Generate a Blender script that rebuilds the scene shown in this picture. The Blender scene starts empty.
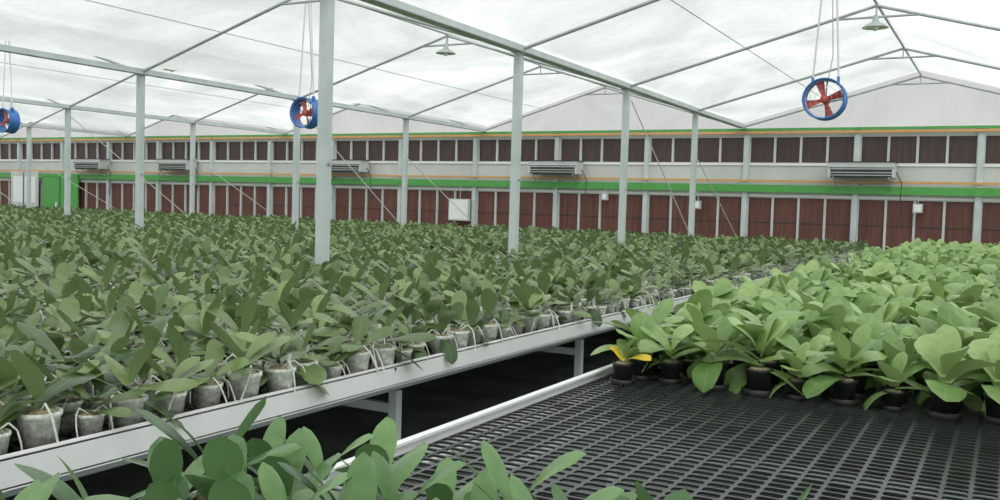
import bpy, math, random
from mathutils import Vector, Matrix, Euler
random.seed(7)
scene = bpy.context.scene
scene.view_settings.view_transform = 'Standard'
scene.view_settings.exposure = 0.16
scene.view_settings.gamma = 1.07
COL = scene.collection
CAMZ = 1.55

# ------------------------------------------------------------ materials
def new_mat(name):
    m = bpy.data.materials.new(name); m.use_nodes = True
    nt = m.node_tree
    return m, nt, nt.nodes, nt.links, nt.nodes['Principled BSDF']

def pmat(name, col, rough=0.5, metal=0.0, var=0.12, scale=8.0, bump=0.0, spec=0.5, stretch=(1,1,1)):
    m, nt, N, L, b = new_mat(name)
    tc = N.new('ShaderNodeTexCoord'); mp = N.new('ShaderNodeMapping')
    mp.inputs['Scale'].default_value = stretch
    nz = N.new('ShaderNodeTexNoise'); nz.inputs['Scale'].default_value = scale; nz.inputs['Detail'].default_value = 4
    cr = N.new('ShaderNodeValToRGB')
    cr.color_ramp.elements[0].position = .3; cr.color_ramp.elements[1].position = .7
    cr.color_ramp.elements[0].color = [c*(1-var) for c in col]+[1]
    cr.color_ramp.elements[1].color = [min(1, c*(1+var)) for c in col]+[1]
    L.new(tc.outputs['Object'], mp.inputs[0]); L.new(mp.outputs[0], nz.inputs['Vector'])
    L.new(nz.outputs['Fac'], cr.inputs[0]); L.new(cr.outputs[0], b.inputs['Base Color'])
    b.inputs['Roughness'].default_value = rough; b.inputs['Metallic'].default_value = metal
    b.inputs['Specular IOR Level'].default_value = spec
    if bump > 0:
        bp = N.new('ShaderNodeBump'); bp.inputs['Strength'].default_value = bump
        L.new(nz.outputs['Fac'], bp.inputs['Height']); L.new(bp.outputs[0], b.inputs['Normal'])
    return m

def film_mat(name, c0, c1, trans=0.25, scale=0.5, stretch=(1,1,1), fine=.12):
    m = bpy.data.materials.new(name); m.use_nodes = True
    nt = m.node_tree; N = nt.nodes; L = nt.links; N.clear()
    out = N.new('ShaderNodeOutputMaterial')
    tc = N.new('ShaderNodeTexCoord'); mp = N.new('ShaderNodeMapping'); mp.inputs['Scale'].default_value = stretch
    n1 = N.new('ShaderNodeTexNoise'); n1.inputs['Scale'].default_value = scale; n1.inputs['Detail'].default_value = 7; n1.inputs['Roughness'].default_value=.58
    n1.inputs['Distortion'].default_value = 1.5
    n2 = N.new('ShaderNodeTexNoise'); n2.inputs['Scale'].default_value = 9; n2.inputs['Detail'].default_value = 5; n2.inputs['Distortion'].default_value=.6
    cr = N.new('ShaderNodeValToRGB'); cr.color_ramp.elements[0].position=.35; cr.color_ramp.elements[1].position=.68
    cr.color_ramp.elements[0].color = list(c0)+[1]; cr.color_ramp.elements[1].color = list(c1)+[1]
    L.new(tc.outputs['Object'], mp.inputs[0]); L.new(mp.outputs[0], n1.inputs['Vector']); L.new(n1.outputs['Fac'], cr.inputs[0])
    L.new(tc.outputs['Object'], n2.inputs['Vector'])
    mr = N.new('ShaderNodeMapRange'); mr.inputs['From Min'].default_value=.3; mr.inputs['From Max'].default_value=.7
    mr.inputs['To Min'].default_value=1-fine; mr.inputs['To Max'].default_value=1.0
    L.new(n2.outputs['Fac'], mr.inputs['Value'])
    sc = N.new('ShaderNodeVectorMath'); sc.operation='SCALE'; L.new(cr.outputs[0], sc.inputs[0]); L.new(mr.outputs[0], sc.inputs['Scale'])
    tl = N.new('ShaderNodeBsdfTranslucent'); L.new(sc.outputs[0], tl.inputs[0])
    df = N.new('ShaderNodeBsdfDiffuse'); df.inputs[0].default_value=(.8,.8,.8,1)
    tp = N.new('ShaderNodeBsdfTransparent'); L.new(sc.outputs[0], tp.inputs[0])
    m1 = N.new('ShaderNodeMixShader'); m1.inputs[0].default_value=.18
    m2 = N.new('ShaderNodeMixShader'); m2.inputs[0].default_value=trans
    L.new(tl.outputs[0], m1.inputs[1]); L.new(df.outputs[0], m1.inputs[2])
    L.new(m1.outputs[0], m2.inputs[1]); L.new(tp.outputs[0], m2.inputs[2]); L.new(m2.outputs[0], out.inputs[0])
    return m

def leaf_mat(name, dark, light, under, rough=.38, spec=.4):
    m, nt, N, L, b = new_mat(name)
    at = N.new('ShaderNodeAttribute'); at.attribute_name = 'leafv'
    al = N.new('ShaderNodeAttribute'); al.attribute_name = 'lat'
    oi = N.new('ShaderNodeObjectInfo')
    ad = N.new('ShaderNodeMath'); ad.operation='MULTIPLY_ADD'; ad.inputs[1].default_value=.4
    L.new(oi.outputs['Random'], ad.inputs[0])
    hf = N.new('ShaderNodeMath'); hf.operation='MULTIPLY'; hf.inputs[1].default_value=.6
    L.new(at.outputs['Fac'], hf.inputs[0]); L.new(hf.outputs[0], ad.inputs[2])
    cr = N.new('ShaderNodeValToRGB')
    cr.color_ramp.elements[0].position=.1; cr.color_ramp.elements[1].position=.9
    cr.color_ramp.elements[0].color=list(dark)+[1]; cr.color_ramp.elements[1].color=list(light)+[1]
    L.new(ad.outputs[0], cr.inputs[0])
    nz = N.new('ShaderNodeTexNoise'); nz.inputs['Scale'].default_value=25
    tc = N.new('ShaderNodeTexCoord'); L.new(tc.outputs['Object'], nz.inputs['Vector'])
    mr = N.new('ShaderNodeMapRange'); mr.inputs['To Min'].default_value=.7; mr.inputs['To Max'].default_value=1.3
    L.new(nz.outputs['Fac'], mr.inputs['Value'])
    vm = N.new('ShaderNodeVectorMath'); vm.operation='SCALE'
    L.new(cr.outputs[0], vm.inputs[0]); L.new(mr.outputs[0], vm.inputs['Scale'])
    rib = N.new('ShaderNodeMapRange'); rib.inputs['From Min'].default_value=0; rib.inputs['From Max'].default_value=.12
    rib.inputs['To Min'].default_value=.35; rib.inputs['To Max'].default_value=0
    L.new(al.outputs['Fac'], rib.inputs['Value'])
    mx = N.new('ShaderNodeMix'); mx.data_type='RGBA'
    L.new(rib.outputs[0], mx.inputs[0]); L.new(vm.outputs[0], mx.inputs[6]); mx.inputs[7].default_value=list(under)+[1]
    ge = N.new('ShaderNodeNewGeometry')
    mx2 = N.new('ShaderNodeMix'); mx2.data_type='RGBA'
    L.new(ge.outputs['Backfacing'], mx2.inputs[0]); L.new(mx.outputs[2], mx2.inputs[6]); mx2.inputs[7].default_value=list(under)+[1]
    L.new(mx2.outputs[2], b.inputs['Base Color'])
    b.inputs['Roughness'].default_value=rough
    b.inputs['Specular IOR Level'].default_value=spec
    out = N['Material Output']
    tl = N.new('ShaderNodeBsdfTranslucent'); L.new(mx2.outputs[2], tl.inputs[0])
    ms = N.new('ShaderNodeMixShader'); ms.inputs[0].default_value=.18
    L.new(b.outputs[0], ms.inputs[1]); L.new(tl.outputs[0], ms.inputs[2]); L.new(ms.outputs[0], out.inputs[0])
    return m

M = {}
M['steel'] = pmat('galvanised_paint', (.56,.63,.63), .45, .0, .12, 3)
M['pipe'] = pmat('galvanised_pipe', (.44,.47,.48), .4, .2, .15, 6)
M['white'] = pmat('white_panel', (.60,.62,.61), .55, 0, .07, 2)
M['alu'] = pmat('aluminium_rail', (.92,.93,.92), .45, 0, .04, 5)
M['orange'] = pmat('orange_trim', (.70,.36,.11), .5, 0, .1)
M['green'] = pmat('green_trim', (.08,.36,.07), .45, 0, .12)
M['pad_hi'] = pmat('upper_pad_brown', (.056,.030,.027), .4, 0, .35, 3, .1, stretch=(6,1,.3))
M['pad_lo'] = pmat('lower_pad_redbrown', (.125,.044,.032), .55, 0, .35, 3, .1, stretch=(6,1,.3))
M['dark'] = pmat('dark_plastic', (.012,.014,.014), .5, 0, .3)
M['darkgrey'] = pmat('dark_grille', (.06,.065,.07), .5, 0, .3)
M['floor'] = pmat('concrete_floor', (.18,.20,.185), .7, 0, .35, 2.5, .2)
M['lattice'] = pmat('black_lattice_plastic', (.018,.023,.022), .33, 0, .3, 6, .1, .6)
M['blue'] = pmat('blue_enamel', (.03,.16,.50), .35, .0, .15)
M['red'] = pmat('red_enamel', (.58,.08,.06), .4, 0, .15)
M['lamp'] = pmat('lamp_enamel', (.42,.47,.46), .35, .1, .1)
M['bulb'] = pmat('bulb_glass', (.9,.9,.85), .2, 0, .02)
M['rope'] = pmat('white_rope', (.8,.8,.78), .8, 0, .08, 40)
M['pot'] = pmat('clear_pot_moss', (.70,.73,.66), .28, 0, .36, 65, .3)
M['moss'] = pmat('sphagnum_moss', (.27,.23,.13), .9, 0, .5, 60, .6)
M['root'] = pmat('aerial_root', (.78,.81,.72), .6, 0, .2, 30)
M['film'] = film_mat('roof_film', (.54,.575,.57), (.83,.86,.855), .27, .36, (1,.55,1), .09)
M['gable'] = film_mat('gable_film', (.74,.735,.73), (.86,.85,.84), .2, .5, (1,1,1), .05)
M['leafA'] = leaf_mat('orchid_leaf_dark', (.024,.066,.018), (.235,.33,.115), (.20,.30,.12), .28, .5)
M['leafB'] = leaf_mat('orchid_leaf_light', (.13,.26,.06), (.38,.54,.20), (.34,.48,.18), .34, .45)
M['leafC'] = leaf_mat('orchid_leaf_fore', (.026,.09,.025), (.18,.33,.115), (.15,.28,.11), .27, .45)
M['yellow'] = leaf_mat('orchid_leaf_yellow', (.85,.60,.03), (.95,.72,.05), (.9,.68,.05))

# ------------------------------------------------------------ mesh builder
class MB:
    def __init__(s): s.v=[]; s.f=[]; s.m=[]; s.mats=[]; s.sm=[]
    def mi(s, k):
        if k not in s.mats: s.mats.append(k)
        return s.mats.index(k)
    def add(s, vs, fs, k, smooth=False):
        o=len(s.v); s.v += [tuple(p) for p in vs]; i=s.mi(k)
        for f in fs: s.f.append([a+o for a in f]); s.m.append(i); s.sm.append(smooth)
    def box(s, x0,x1,y0,y1,z0,z1,k):
        x0,x1=min(x0,x1),max(x0,x1)
        vs=[(x,y,z) for x in (x0,x1) for y in (y0,y1) for z in (z0,z1)]
        fs=[(0,1,3,2),(4,6,7,5),(0,4,5,1),(2,3,7,6),(0,2,6,4),(1,5,7,3)]
        s.add(vs,fs,k)
    def cyl(s,p0,p1,r,k,n=10,r2=None):
        p0=Vector(p0);p1=Vector(p1); r2=r if r2 is None else r2
        d=(p1-p0).normalized(); a=Vector((0,0,1)) if abs(d.z)<.9 else Vector((1,0,0))
        u=d.cross(a).normalized(); w=d.cross(u)
        vs=[]
        for p,rr in ((p0,r),(p1,r2)):
            for i in range(n):
                t=2*math.pi*i/n; vs.append(p+u*math.cos(t)*rr+w*math.sin(t)*rr)
        fs=[(i,(i+1)%n,n+(i+1)%n,n+i) for i in range(n)]
        s.add(vs,fs,k,True)
        s.add(vs,[tuple(range(n))[::-1],tuple(range(n,2*n))],k)
    def path(s,pts,r,k,n=6):
        for a,b in zip(pts[:-1],pts[1:]): s.cyl(a,b,r,k,n)
    def lathe(s,prof,mat,k,n=24):
        vs=[];
        for r,z in prof:
            for i in range(n):
                t=2*math.pi*i/n; vs.append(mat@Vector((r*math.cos(t),r*math.sin(t),z)))
        fs=[(j*n+i,j*n+(i+1)%n,(j+1)*n+(i+1)%n,(j+1)*n+i) for j in range(len(prof)-1) for i in range(n)]
        s.add(vs,fs,k,True)
    def mesh(s,name):
        me=bpy.data.meshes.new(name); me.from_pydata(s.v,[],s.f)
        for k in s.mats: me.materials.append(M[k])
        me.polygons.foreach_set('material_index',s.m); me.polygons.foreach_set('use_smooth',s.sm)
        me.update(); return me
    def obj(s,name,loc=(0,0,0),parent=None):
        o=bpy.data.objects.new(name,s.mesh(name)); o.location=loc; COL.objects.link(o)
        if parent: o.parent=parent
        return o

# ------------------------------------------------------------ shell
GX=[9.3,2.02,-5.88,-13.15,-20.4,-27.65,-34.9,-42.15]
WY=23.2; Y0=-4.8; ZG=3.64; ZR=4.76; ZW=3.60
CY=[-4.8,-.8,3.2,7.2,11.2,15.2,19.2,23.05]
XL,XR=GX[-1],GX[0]
b=MB(); b.box(XL-.5,XR+.5,Y0-.5,WY+.5,-.1,0,'floor'); b.obj('floor')

b=MB()
b.box(XL,XR,WY,WY+.12,0,.5,'white'); b.box(XL,XR,WY,WY+.12,1.97,2.73,'white'); b.box(XL,XR,WY,WY+.12,3.42,ZW,'white')
b.box(XL,XR,WY-.03,WY,2.70,2.74,'alu'); b.box(XL,XR,WY-.03,WY,1.95,1.99,'alu')
xs=[-.65+2.56*k for k in range(3,-17,-1)]
for x in xs: b.box(x-.06,x+.06,WY-.10,WY+.02,0,ZW,'steel')
b.obj('wall_back')
def trim(n,z0,z1,k,t=.05):
    b=MB(); b.box(XL+.02,XR-.02,WY-.115-t,WY-.105,z0,z1,k); b.obj('trim_%d'%n)
trim(1,3.53,3.59,'green'); trim(2,3.46,3.515,'orange'); trim(3,2.05,2.23,'green'); trim(4,2.30,2.35,'orange',.03)
n=0
def window(x1,x0,z0,z1,k):
    global n; n+=1
    b=MB()
    b.box(x0,x1,WY+.04,WY+.07,z0,z1,k)
    b.box(x0,x1,WY-.01,WY+.04,z0,z0+.03,'white'); b.box(x0,x1,WY-.01,WY+.04,z1-.03,z1,'white')
    w=(x1-x0)/4
    for i in range(5):
        xc=x0+i*w; b.box(max(x0,xc-.026),min(x1,xc+.026),WY-.02,WY+.04,z0+.03,z1-.03,'white')
    if k=='pad_lo':
        b.box(x0,x1,WY+.02,WY+.035,(z0+z1)/2+.1,(z0+z1)/2+.115,'darkgrey')
    b.obj('window_%d'%n)
for i in range(len(xs)-1):
    window(xs[i]-.06,xs[i+1]+.06,2.74,3.41,'pad_hi'); window(xs[i]-.06,xs[i+1]+.06,.5,1.95,'pad_lo')
# doors at far left
b=MB(); b.box(-32.3,-30.3,WY-.2,WY-.14,0,2.12,'green'); b.box(-32.35,-30.25,WY-.22,WY-.2,2.12,2.2,'green')
b.box(-31.32,-31.28,WY-.215,WY-.2,.05,2.1,'darkgrey'); b.box(-31.5,-31.45,WY-.25,WY-.2,.95,1.15,'alu'); b.obj('door_1')
b=MB(); b.box(-34.2,-32.6,WY-.2,WY-.14,0,2.3,'white'); b.box(-34.05,-33.5,WY-.215,WY-.2,1.1,2.1,'alu'); b.box(-33.35,-32.75,WY-.215,WY-.2,1.1,2.1,'alu')
b.box(-33.44,-33.40,WY-.215,WY-.2,.05,2.25,'darkgrey'); b.obj('door_2')

# roof film with slight sag wrinkles
b=MB()
for gi in range(len(GX)-1):
    a=GX[gi]; c=GX[gi+1]; r=(a+c)/2
    for (xa,xb) in ((a,r),(c,r)):
        nx,ny=12,84; vs=[];fs=[]
        for j in range(ny+1):
            for i in range(nx+1):
                t=i/nx; y=Y0+(WY-Y0)*j/ny
                bayp=abs(math.sin((y-3.2)*math.pi/4))
                sag=.07*math.sin(math.pi*t)*bayp+.02*math.sin(y*5+t*7+gi)*math.sin(math.pi*t)
                vs.append((xa+(xb-xa)*t,y,ZG+.08+(ZR-ZG)*t-sag*.7+.04))
        for j in range(ny):
            for i in range(nx):
                p=j*(nx+1)+i; fs.append((p,p+1,p+nx+2,p+nx+1))
        b.add(vs,fs,'film',True)
b.obj('ceiling')
b=MB()
for gi in range(len(GX)-1):
    a=GX[gi]; c=GX[gi+1]; r=(a+c)/2
    b.add([(a,WY+.02,ZW),(c,WY+.02,ZW),(c,WY+.02,ZG+.1),(r,WY+.02,ZR+.1),(a,WY+.02,ZG+.1)],[(0,1,2,3,4)],'gable')
    b.add([(a,Y0,ZG),(c,Y0,ZG),(r,Y0,ZR+.1)],[(0,1,2)],'gable')
b.obj('gable_film')
for nm,vs in (('wall_left',[(XL,Y0,0),(XL,WY,0),(XL,WY,ZG+.1),(XL,Y0,ZG+.1)]),('wall_right',[(XR,Y0,0),(XR,WY,0),(XR,WY,ZG+.1),(XR,Y0,ZG+.1)]),
              ('wall_front',[(XL,Y0,0),(XR,Y0,0),(XR,Y0,ZG+.1),(XL,Y0,ZG+.1)])):
    b=MB(); b.add(vs,[(0,1,2,3)],'gable'); b.obj(nm)

# columns
for x in GX[:-1]:
    for y in CY[1:-1]:
        b=MB(); h=.050
        b.box(-h,h,-h,h,0,ZG-.05,'steel')
        b.box(-.11,.11,-.11,.11,0,.015,'steel'); b.box(-.08,.08,-.08,.08,ZG-.06,ZG-.05,'steel')
        b.cyl((h,0,1.9),(h+.03,0,1.9),.02,'pipe',8)
        b.obj('steel_column',(x,y,0))
# gutters
for x in GX:
    b=MB()
    b.box(x-.06,x+.06,Y0,WY-.2,ZG-.045,ZG-.035,'steel')
    b.box(x-.075,x-.06,Y0,WY-.2,ZG-.045,ZG+.04,'steel'); b.box(x+.06,x+.075,Y0,WY-.2,ZG-.045,ZG+.04,'steel')
    b.cyl((x+.1,Y0,ZG-.05),(x+.1,WY-.2,ZG-.05),.016,'pipe',8)
    b.obj('roof_gutter')
# ridge + purlins
for gi in range(len(GX)-1):
    a=GX[gi]; c=GX[gi+1]; r=(a+c)/2
    b=MB(); b.cyl((r,Y0,ZR-.02),(r,WY-.05,ZR-.02),.022,'pipe',8)
    for t in (.5,):
        for e in (a,c):
            x=e+(r-e)*t; z=ZG+(ZR-ZG)*t+.0
            b.cyl((x,Y0,z),(x,WY-.05,z),.008,'steel',6)
    b.obj('roof_purlins')
    for y in CY:
        b=MB()
        for e in (a,c): b.cyl((e,y,ZG-.02),(r,y,ZR-.05),.025,'pipe',8)
        t=.83
        b.cyl((a+(r-a)*t,y,ZG+(ZR-ZG)*t-.03),(c+(r-c)*t,y,ZG+(ZR-ZG)*t-.03),.018,'pipe',8)
        b.cyl((r,y,ZR-.03),(r,y,ZG+(ZR-ZG)*t-.03),.014,'pipe',6)
        b.obj('roof_truss')

# ------------------------------------------------------------ fans
def fan(x,y,zc=CAMZ+1.31):
    b=MB(); R=.215
    T=Matrix.Translation((x,y,zc))@Matrix.Rotation(math.radians(90),4,'X')
    b.lathe([(R,-.10),(R+.015,-.11),(R+.02,-.10),(R+.006,-.085),(R+.006,.085),(R+.02,.10),(R+.015,.11),(R,.10),(R-.004,.08),(R-.004,-.08),(R,-.10)],T,'blue',36)
    b.lathe([(.0001,.06),(.04,.055),(.048,.03),(.048,-.04),(.04,-.07),(.04,-.16),(.0001,-.16)],T,'red',20)
    for i in range(4):
        a0=math.radians(18+90*i); R4=T@Matrix.Rotation(a0,4,'Z')
        vs=[];fs=[]
        for j in range(5):
            rr=.04+.16*j/4; hw=.026+.024*j/4; tw=math.radians(34-14*j/4)
            for sgn in (-1,0,1):
                vs.append(R4@Vector((rr,sgn*hw*math.cos(tw),sgn*hw*math.sin(tw)+.012*(1-abs(sgn)))))
        for j in range(4):
            for i2 in range(2):
                p=j*3+i2; fs.append((p,p+1,p+4,p+3))
        b.add(vs,fs,'red',True)
    for a in (0,90,180,270):
        d=Vector((math.cos(math.radians(a)),math.sin(math.radians(a)),0))
        b.cyl(T@(d*.04+Vector((0,0,-.1))),T@(d*R+Vector((0,0,-.09))),.006,'blue',6)
    for rr in (.09,.15,.2):
        pts=[T@Vector((rr*math.cos(t*math.pi/12),rr*math.sin(t*math.pi/12),.1)) for t in range(25)]
        b.path(pts,.0018,'pipe',4)
    for sx in (-1,1):
        b.box(x+sx*.14-.012,x+sx*.14+.012,y-.03,y+.03,zc+.16,zc+.25,'blue')
        b.cyl((x+sx*.14,y,zc+.24),(x+sx*.05,y,ZR-.2),.012,'rope',6)
    b.path([(x,y+.05,zc+.1),(x+.06,y+.05,zc+.5),(x+.03,y+.02,zc+1.2),(x,y,ZR-.2)],.006,'pipe',5)
    b.obj('circulation_fan')
for gi in range(len(GX)-3): fan((GX[gi+1]+GX[gi+2])/2,11.2)

def lamp(x,y,zc):
    b=MB(); T=Matrix.Translation((x,y,zc))
    b.lathe([(.19,0),(.185,.012),(.11,.06),(.055,.085),(.04,.16),(.03,.19),(.0001,.195)],T,'lamp',24)
    b.lathe([(.185,.002),(.105,.052),(.05,.075),(.0001,.078)],T,'bulb',24)
    b.lathe([(.0001,-.05),(.03,-.04),(.045,0),(.03,.05),(.02,.08)],T,'bulb',14)
    b.cyl((x,y,zc+.19),(x,y,ZR-.05),.008,'pipe',6)
    b.obj('pendant_lamp')
for gi in range(len(GX)-3): lamp((GX[gi+1]+GX[gi+2])/2,15.15,CAMZ+2.82)

# ------------------------------------------------------------ wall air units
for x in (-3.05,-10.8,-17.85,-25.05,-29.4):
    b=MB(); y1=WY-.12; y0=y1-.42; w=.72
    b.box(x-w,x+w,y0,y1,2.60,2.76,'white')
    b.box(x-w+.05,x+w-.05,y0+.05,y1,2.42,2.60,'darkgrey')
    for i in range(2): b.box(x-w+.05,x+w-.05,y0+.0,y0+.05,2.46+i*.06,2.475+i*.06,'white')
    b.box(x-w,x-w+.06,y0,y1,2.42,2.60,'white'); b.box(x+w-.06,x+w,y0,y1,2.42,2.60,'white')
    b.box(x-w-.03,x+w+.03,y0-.02,y1,2.76,2.78,'dark')
    b.box(x-w+.02,x+w-.02,y0-.012,y0,2.63,2.645,'darkgrey')
    for sx in (-.6,.6):
        b.box(x+sx-.02,x+sx+.02,y0,y1,2.39,2.42,'pipe'); b.cyl((x+sx,y0+.02,2.4),(x+sx,y1,2.12),.012,'pipe',6)
    b.path([(x+w,y1-.1,2.55),(x+w+.12,y1-.05,2.3),(x+w+.1,y1-.03,1.9),(x+w+.05,y1-.03,1.5)],.012,'darkgrey',6)
    b.obj('wall_air_unit')
def jbox(nm,x,z,w,h):
    b=MB(); b.box(x-w/2,x+w/2,WY-.25,WY-.14,z-h/2,z+h/2,'white'); b.box(x-w/2+.03,x+w/2-.03,WY-.26,WY-.25,z-h/2+.03,z+h/2-.03,'alu')
    b.cyl((x,WY-.17,z+h/2),(x,WY-.17,2.05),.012,'pipe',6); b.obj(nm)
jbox('electrical_cabinet',-13.85,1.38,.66,.62)
jbox('junction_box',-1.85,1.75,.2,.2); jbox('junction_box',-9.4,1.85,.15,.18); jbox('junction_box',-6.9,1.7,.15,.2)

def rope(p,q):
    b=MB(); b.cyl(p,q,.011,'rope',5); b.obj('bracing_cable')
for gx in GX[2:-1]:
    rope((gx+.09,19.2,2.6),(gx+.09,22.8,.85)); rope((gx+.09,15.2,3.4),(gx+.09,19.0,.95))

# ------------------------------------------------------------ benches
ZS=.71; ZT=.75
def bench(x0,x1,y0,y1,lattice_to=None):
    b=MB()
    for x in (x0,x1):
        s=1 if x==x0 else -1
        b.box(x,x+s*.012,y0,y1,ZT-.095,ZT,'alu'); b.box(x,x+s*.045,y0,y1,ZT-.10,ZT-.09,'alu'); b.box(x,x+s*.03,y0,y1,ZT-.006,ZT+.004,'alu')
    for y in (y0,y1):
        s=1 if y==y0 else -1
        b.box(x0,x1,min(y,y+s*.012),max(y,y+s*.012),ZT-.095,ZT,'alu')
    ys=y0 if lattice_to is None else lattice_to
    b.box(x0+.012,x1-.012,ys,y1-.012,ZS-.02,ZS,'dark')
    k=math.ceil((y1-y0)/1.2)
    for i in range(k+1):
        y=y0+.05+(y1-y0-.1)*i/k; b.box(x0+.01,x1-.01,y-.015,y+.015,ZS-.06,ZS-.022,'darkgrey')
    for x in (x0+.2,x1-.2): b.cyl((x,y0+.1,.585),(x,y1-.1,.585),.024,'steel',8)
    y=4.05-2.4*2
    while y<y1-.1:
        if y>y0:
            for x in (x0+.2,x1-.2):
                b.box(x-.025,x+.025,y-.025,y+.025,0,.56,'steel'); b.box(x-.06,x+.06,y-.06,y+.06,0,.01,'steel')
            b.box(x0+.22,x1-.22,y-.02,y+.02,.44,.49,'steel')
        y+=2.4
    return b.obj('growing_bench')
YE=21.4
benches=[(-5.7,-2.6),(-9.45,-6.06),(-12.97,-9.6),(-16.7,-13.33),(-20.2,-16.85),(-24.0,-20.6),(-27.45,-24.15),(-31.2,-27.85),(-34.7,-31.35),(-38.4,-35.1)]
for x0,x1 in benches: bench(x0,x1,-1.0,YE)
RX0,RX1=-1.76,1.5
rb=bench(RX0,RX1,-1.0,YE,4.95)
bench(2.4,5.8,-1.0,YE)
cx,cy=.080,.054; hx,hy=.0345,.0220; K=16
vs=[];fs=[]
for i in range(K):
    t=2*math.pi*i/K; c,s=math.cos(t),math.sin(t)
    se=lambda v: math.copysign(abs(v)**.45,v)
    vs.append((hx*se(c),hy*se(s),0))
for i in range(K):
    t=2*math.pi*i/K; c,s=math.cos(t),math.sin(t); m_=max(abs(c),abs(s))
    vs.append((cx/2*c/m_,cy/2*s/m_,0))
for i in range(K): fs.append((i,K+i,K+(i+1)%K,(i+1)%K))
me=bpy.data.meshes.new('bench_lattice_deck'); me.from_pydata(vs,[],fs); me.materials.append(M['lattice'])
lo=bpy.data.objects.new('lattice_deck',me); COL.objects.link(lo)
lo.location=(RX0+.012+cx/2,-.98+cy/2,ZS-.001); lo.parent=rb
a=lo.modifiers.new('ax','ARRAY'); a.count=int((RX1-RX0-.024)/cx); a.use_relative_offset=False; a.use_constant_offset=True; a.constant_offset_displace=(cx,0,0)
a=lo.modifiers.new('ay','ARRAY'); a.count=int(5.93/cy); a.use_relative_offset=False; a.use_constant_offset=True; a.constant_offset_displace=(0,cy,0)
s_=lo.modifiers.new('th','SOLIDIFY'); s_.thickness=.008; s_.offset=-1

# ------------------------------------------------------------ orchids
class Plant(MB):
    def __init__(s): super().__init__(); s.val={}; s.latd={}
    def leaf(s,k,L_,W,az,e0,curl,fold,base,roll=0,val=.5):
        n=9; cs=(-1,-.55,0,.55,1)
        o=len(s.v); p=Vector(base); vs=[]
        d2=Vector((math.cos(az),math.sin(az),0)); side=Vector((-math.sin(az),math.cos(az),0))
        for i in range(n+1):
            t=i/n; e=e0-curl*t**1.3
            d=d2*math.cos(e)+Vector((0,0,math.sin(e)))
            up=-d2*math.sin(e)+Vector((0,0,math.cos(e)))
            sd=side*math.cos(roll*t)+up*math.sin(roll*t); u2=up*math.cos(roll*t)-side*math.sin(roll*t)
            w=W/2*min(1,(.30+1.1*t**.8))*(max(0,1-t**4.5))**.5 if t<1 else W*.03
            for c in cs:
                f=fold*(1-.5*t)
                vs.append(p+sd*(c*w*math.cos(f))+u2*(abs(c)*w*math.sin(f)-(.14*w if abs(c)==1 else 0)))
            p=p+d*(L_/n)
        fs=[]
        for i in range(n):
            for j in range(4):
                q=i*5+j; fs.append((q,q+5,q+6,q+1))
        s.add(vs,fs,k,True)
        for i in range(len(vs)):
            s.val[o+i]=val; s.latd[o+i]=abs(cs[i%5])
    def build(s,name):
        me=s.mesh(name)
        a=me.attributes.new('leafv','FLOAT','POINT'); l=me.attributes.new('lat','FLOAT','POINT')
        a.data.foreach_set('value',[s.val.get(i,.5) for i in range(len(s.v))])
        l.data.foreach_set('value',[s.latd.get(i,1) for i in range(len(s.v))])
        return bpy.data.objects.new(name,me)
def make_plant(name,k,potk,Lr,Wr,e_rng,curl_rng,nl,roots=True,yellow=False,tag=False,ej=.15):
    b=Plant()
    I=Matrix.Identity(4)
    b.lathe([(.0001,0),(.038,0),(.05,.085),(.054,.088),(.054,.10),(.049,.10),(.047,.088),(.0001,.092)],I,potk,14)
    b.lathe([(.0001,.100),(.03,.104),(.047,.09)],I,'moss',10)
    b.lathe([(.060,0),(.066,.022),(.060,.023),(.054,.004)],I,'dark',8)
    az=random.uniform(0,6.28)
    m=nl if isinstance(nl,int) else random.choice(nl)
    for i in range(m):
        q=i/(m-1)
        e=e_rng[0]+(e_rng[1]-e_rng[0])*q+random.uniform(-ej,ej)
        a=az+(math.pi if i%2 else 0)+random.uniform(-.7,.7)
        L_=random.uniform(*Lr)*(1-.28*q**2); W=random.uniform(*Wr)*(1-.15*q)
        b.leaf('yellow' if (yellow and i<2) else k,L_,W,a,e,random.uniform(*curl_rng)*(1-.3*q),random.uniform(.1,.35),(.006*math.cos(a),.006*math.sin(a),.10+.011*i),random.uniform(-.6,.6),random.random())
    if roots:
        for i in range(random.choice((1,2,3))):
            a=random.uniform(0,6.28); c,s=math.cos(a),math.sin(a); tw=random.uniform(-.03,.03)
            b.path([(.01*c,.01*s,.10),(.045*c,.045*s,.125),(.07*c-tw*s,.07*s+tw*c,.10),(.08*c-tw*2*s,.08*s+tw*2*c,.06),(.085*c-tw*3*s,.085*s+tw*3*c,.02)],.003,'root',5)
    if tag: b.box(.030,.045,-.001,.001,.08,.15,'rope')
    return b.build(name)
slot=[0]
def variants(cname,cnt,**kw):
    c=bpy.data.collections.new(cname)
    for i in range(cnt):
        o=make_plant('%s_%02d'%(cname,i),tag=(i%5==3),**kw); c.objects.link(o)
        o.location=(-37+slot[0]*.9,22.2,0); slot[0]+=1
    return c
cA=variants('orchid_dark',18,k='leafA',potk='pot',Lr=(.150,.225),Wr=(.070,.098),e_rng=(-.05,1.0),curl_rng=(.1,1.2),nl=(4,5,5,6),ej=.35)
cB=variants('orchid_light',14,k='leafB',potk='dark',Lr=(.20,.28),Wr=(.115,.155),e_rng=(.05,1.45),curl_rng=(.6,2.0),nl=(6,7),roots=False,ej=.3)
cC=variants('orchid_fore',9,k='leafC',potk='pot',Lr=(.17,.24),Wr=(.070,.095),e_rng=(.2,1.25),curl_rng=(.3,1.1),nl=(5,6),ej=.25)

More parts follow.
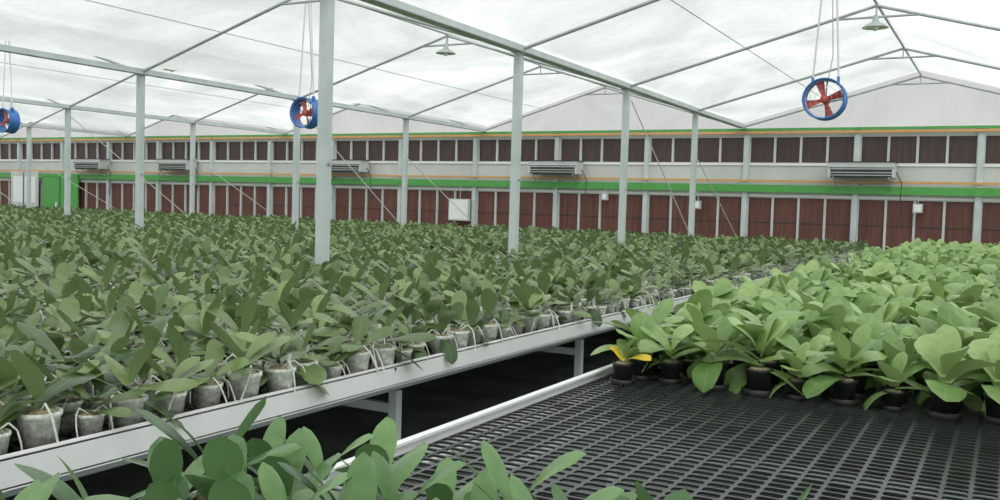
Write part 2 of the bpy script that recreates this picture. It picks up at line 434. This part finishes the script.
def gn(coll):
    ng=bpy.data.node_groups.new('scatter_'+coll.name,'GeometryNodeTree')
    ng.interface.new_socket('Geometry',in_out='INPUT',socket_type='NodeSocketGeometry')
    ng.interface.new_socket('Geometry',in_out='OUTPUT',socket_type='NodeSocketGeometry')
    N=ng.nodes; L=ng.links
    gi=N.new('NodeGroupInput'); go=N.new('NodeGroupOutput')
    ci=N.new('GeometryNodeCollectionInfo'); ci.inputs['Collection'].default_value=coll
    ci.inputs['Separate Children'].default_value=True; ci.inputs['Reset Children'].default_value=True
    ip=N.new('GeometryNodeInstanceOnPoints'); ip.inputs['Pick Instance'].default_value=True
    def na(nm,t):
        a=N.new('GeometryNodeInputNamedAttribute'); a.data_type=t; a.inputs['Name'].default_value=nm; return a.outputs['Attribute']
    er=N.new('FunctionNodeEulerToRotation')
    L.new(gi.outputs[0],ip.inputs['Points']); L.new(ci.outputs[0],ip.inputs['Instance'])
    L.new(na('idx','INT'),ip.inputs['Instance Index'])
    L.new(na('rot','FLOAT_VECTOR'),er.inputs[0]); L.new(er.outputs[0],ip.inputs['Rotation'])
    L.new(na('scl','FLOAT'),ip.inputs['Scale']); L.new(ip.outputs[0],go.inputs[0])
    return ng
GN={c.name:gn(c) for c in (cA,cB,cC)}
def mass(name,coll,pts,s0,s1):
    me=bpy.data.meshes.new(name); me.from_pydata(pts,[],[])
    k=len(pts)
    r=me.attributes.new('rot','FLOAT_VECTOR','POINT'); s=me.attributes.new('scl','FLOAT','POINT'); ix=me.attributes.new('idx','INT','POINT')
    rv=[]
    for i in range(k): rv+= [random.uniform(-.10,.10),random.uniform(-.10,.10),random.uniform(0,6.28)]
    r.data.foreach_set('vector',rv); s.data.foreach_set('value',[random.uniform(s0,s1) for _ in range(k)])
    ix.data.foreach_set('value',[random.randrange(1000) for _ in range(k)])
    o=bpy.data.objects.new(name,me); COL.objects.link(o)
    md=o.modifiers.new('scatter','NODES'); md.node_group=GN[coll.name]
    return o
def grid(x0,x1,y0,y1,sp,j):
    pts=[]; nx=max(1,int((x1-x0)/sp)); ny=max(1,int((y1-y0)/sp))
    for a in range(nx+1):
        for c in range(ny+1):
            pts.append((x0+(x1-x0)*a/nx+random.uniform(-j,j),y0+(y1-y0)*c/ny+random.uniform(-j,j),ZS+.002))
    return pts
for i,(x0,x1) in enumerate(benches):
    mass('potted_orchids',cA,grid(x0+.11,x1-.10,-.8,YE-.12,.182,.024),.85,1.38)
mass('potted_orchids',cB,grid(RX0+.16,RX1-.14,4.38,YE-.12,.19,.022),.8,1.30)
mass('potted_orchids',cA,grid(2.5,5.7,-.8,YE-.12,.182,.02),.85,1.2)
mass('potted_orchids',cC,grid(RX0+.12,RX1-.14,-.6,1.82,.17,.02),.85,1.2)
yo=make_plant('yellowing_orchid','leafB','dark',(.13,.16),(.07,.09),(.55,1.2),(.9,1.5),5,False,True)
COL.objects.link(yo); yo.location=(RX0+.16,4.22,ZS+.003); yo.rotation_euler=(0,0,2.4)

# ------------------------------------------------------------ world + sun + camera
w=bpy.data.worlds.new('sky'); scene.world=w; w.use_nodes=True
N=w.node_tree.nodes; L=w.node_tree.links; bg=N['Background']
tc=N.new('ShaderNodeTexCoord'); sx=N.new('ShaderNodeSeparateXYZ'); cr=N.new('ShaderNodeValToRGB')
mr=N.new('ShaderNodeMapRange'); mr.inputs['From Min'].default_value=-1; mr.inputs['From Max'].default_value=1
L.new(tc.outputs['Generated'],sx.inputs[0]); L.new(sx.outputs['Z'],mr.inputs['Value']); L.new(mr.outputs[0],cr.inputs[0])
cr.color_ramp.elements[0].position=.4; cr.color_ramp.elements[0].color=(.40,.42,.40,1)
cr.color_ramp.elements[1].position=.6; cr.color_ramp.elements[1].color=(.97,.98,.97,1)
L.new(cr.outputs[0],bg.inputs[0]); bg.inputs[1].default_value=1.0
sd=bpy.data.lights.new('sun','SUN'); sd.energy=3.6; sd.angle=math.radians(35); sd.color=(1,.98,.94)
so=bpy.data.objects.new('sun',sd); COL.objects.link(so); so.rotation_euler=(math.radians(42),0,math.radians(42)); so.location=(0,0,8)

cam=bpy.data.cameras.new('camera'); co=bpy.data.objects.new('camera',cam); COL.objects.link(co)
cam.sensor_width=36; cam.lens=938/1000*36; cam.clip_start=.05; cam.clip_end=200
R=Matrix.Rotation(math.radians(28.5),4,'Z')@Matrix.Rotation(math.radians(90-2.75),4,'X')@Matrix.Rotation(math.radians(1.7),4,'Z')
co.matrix_world=Matrix.Translation((0,0,CAMZ))@R
scene.camera=co
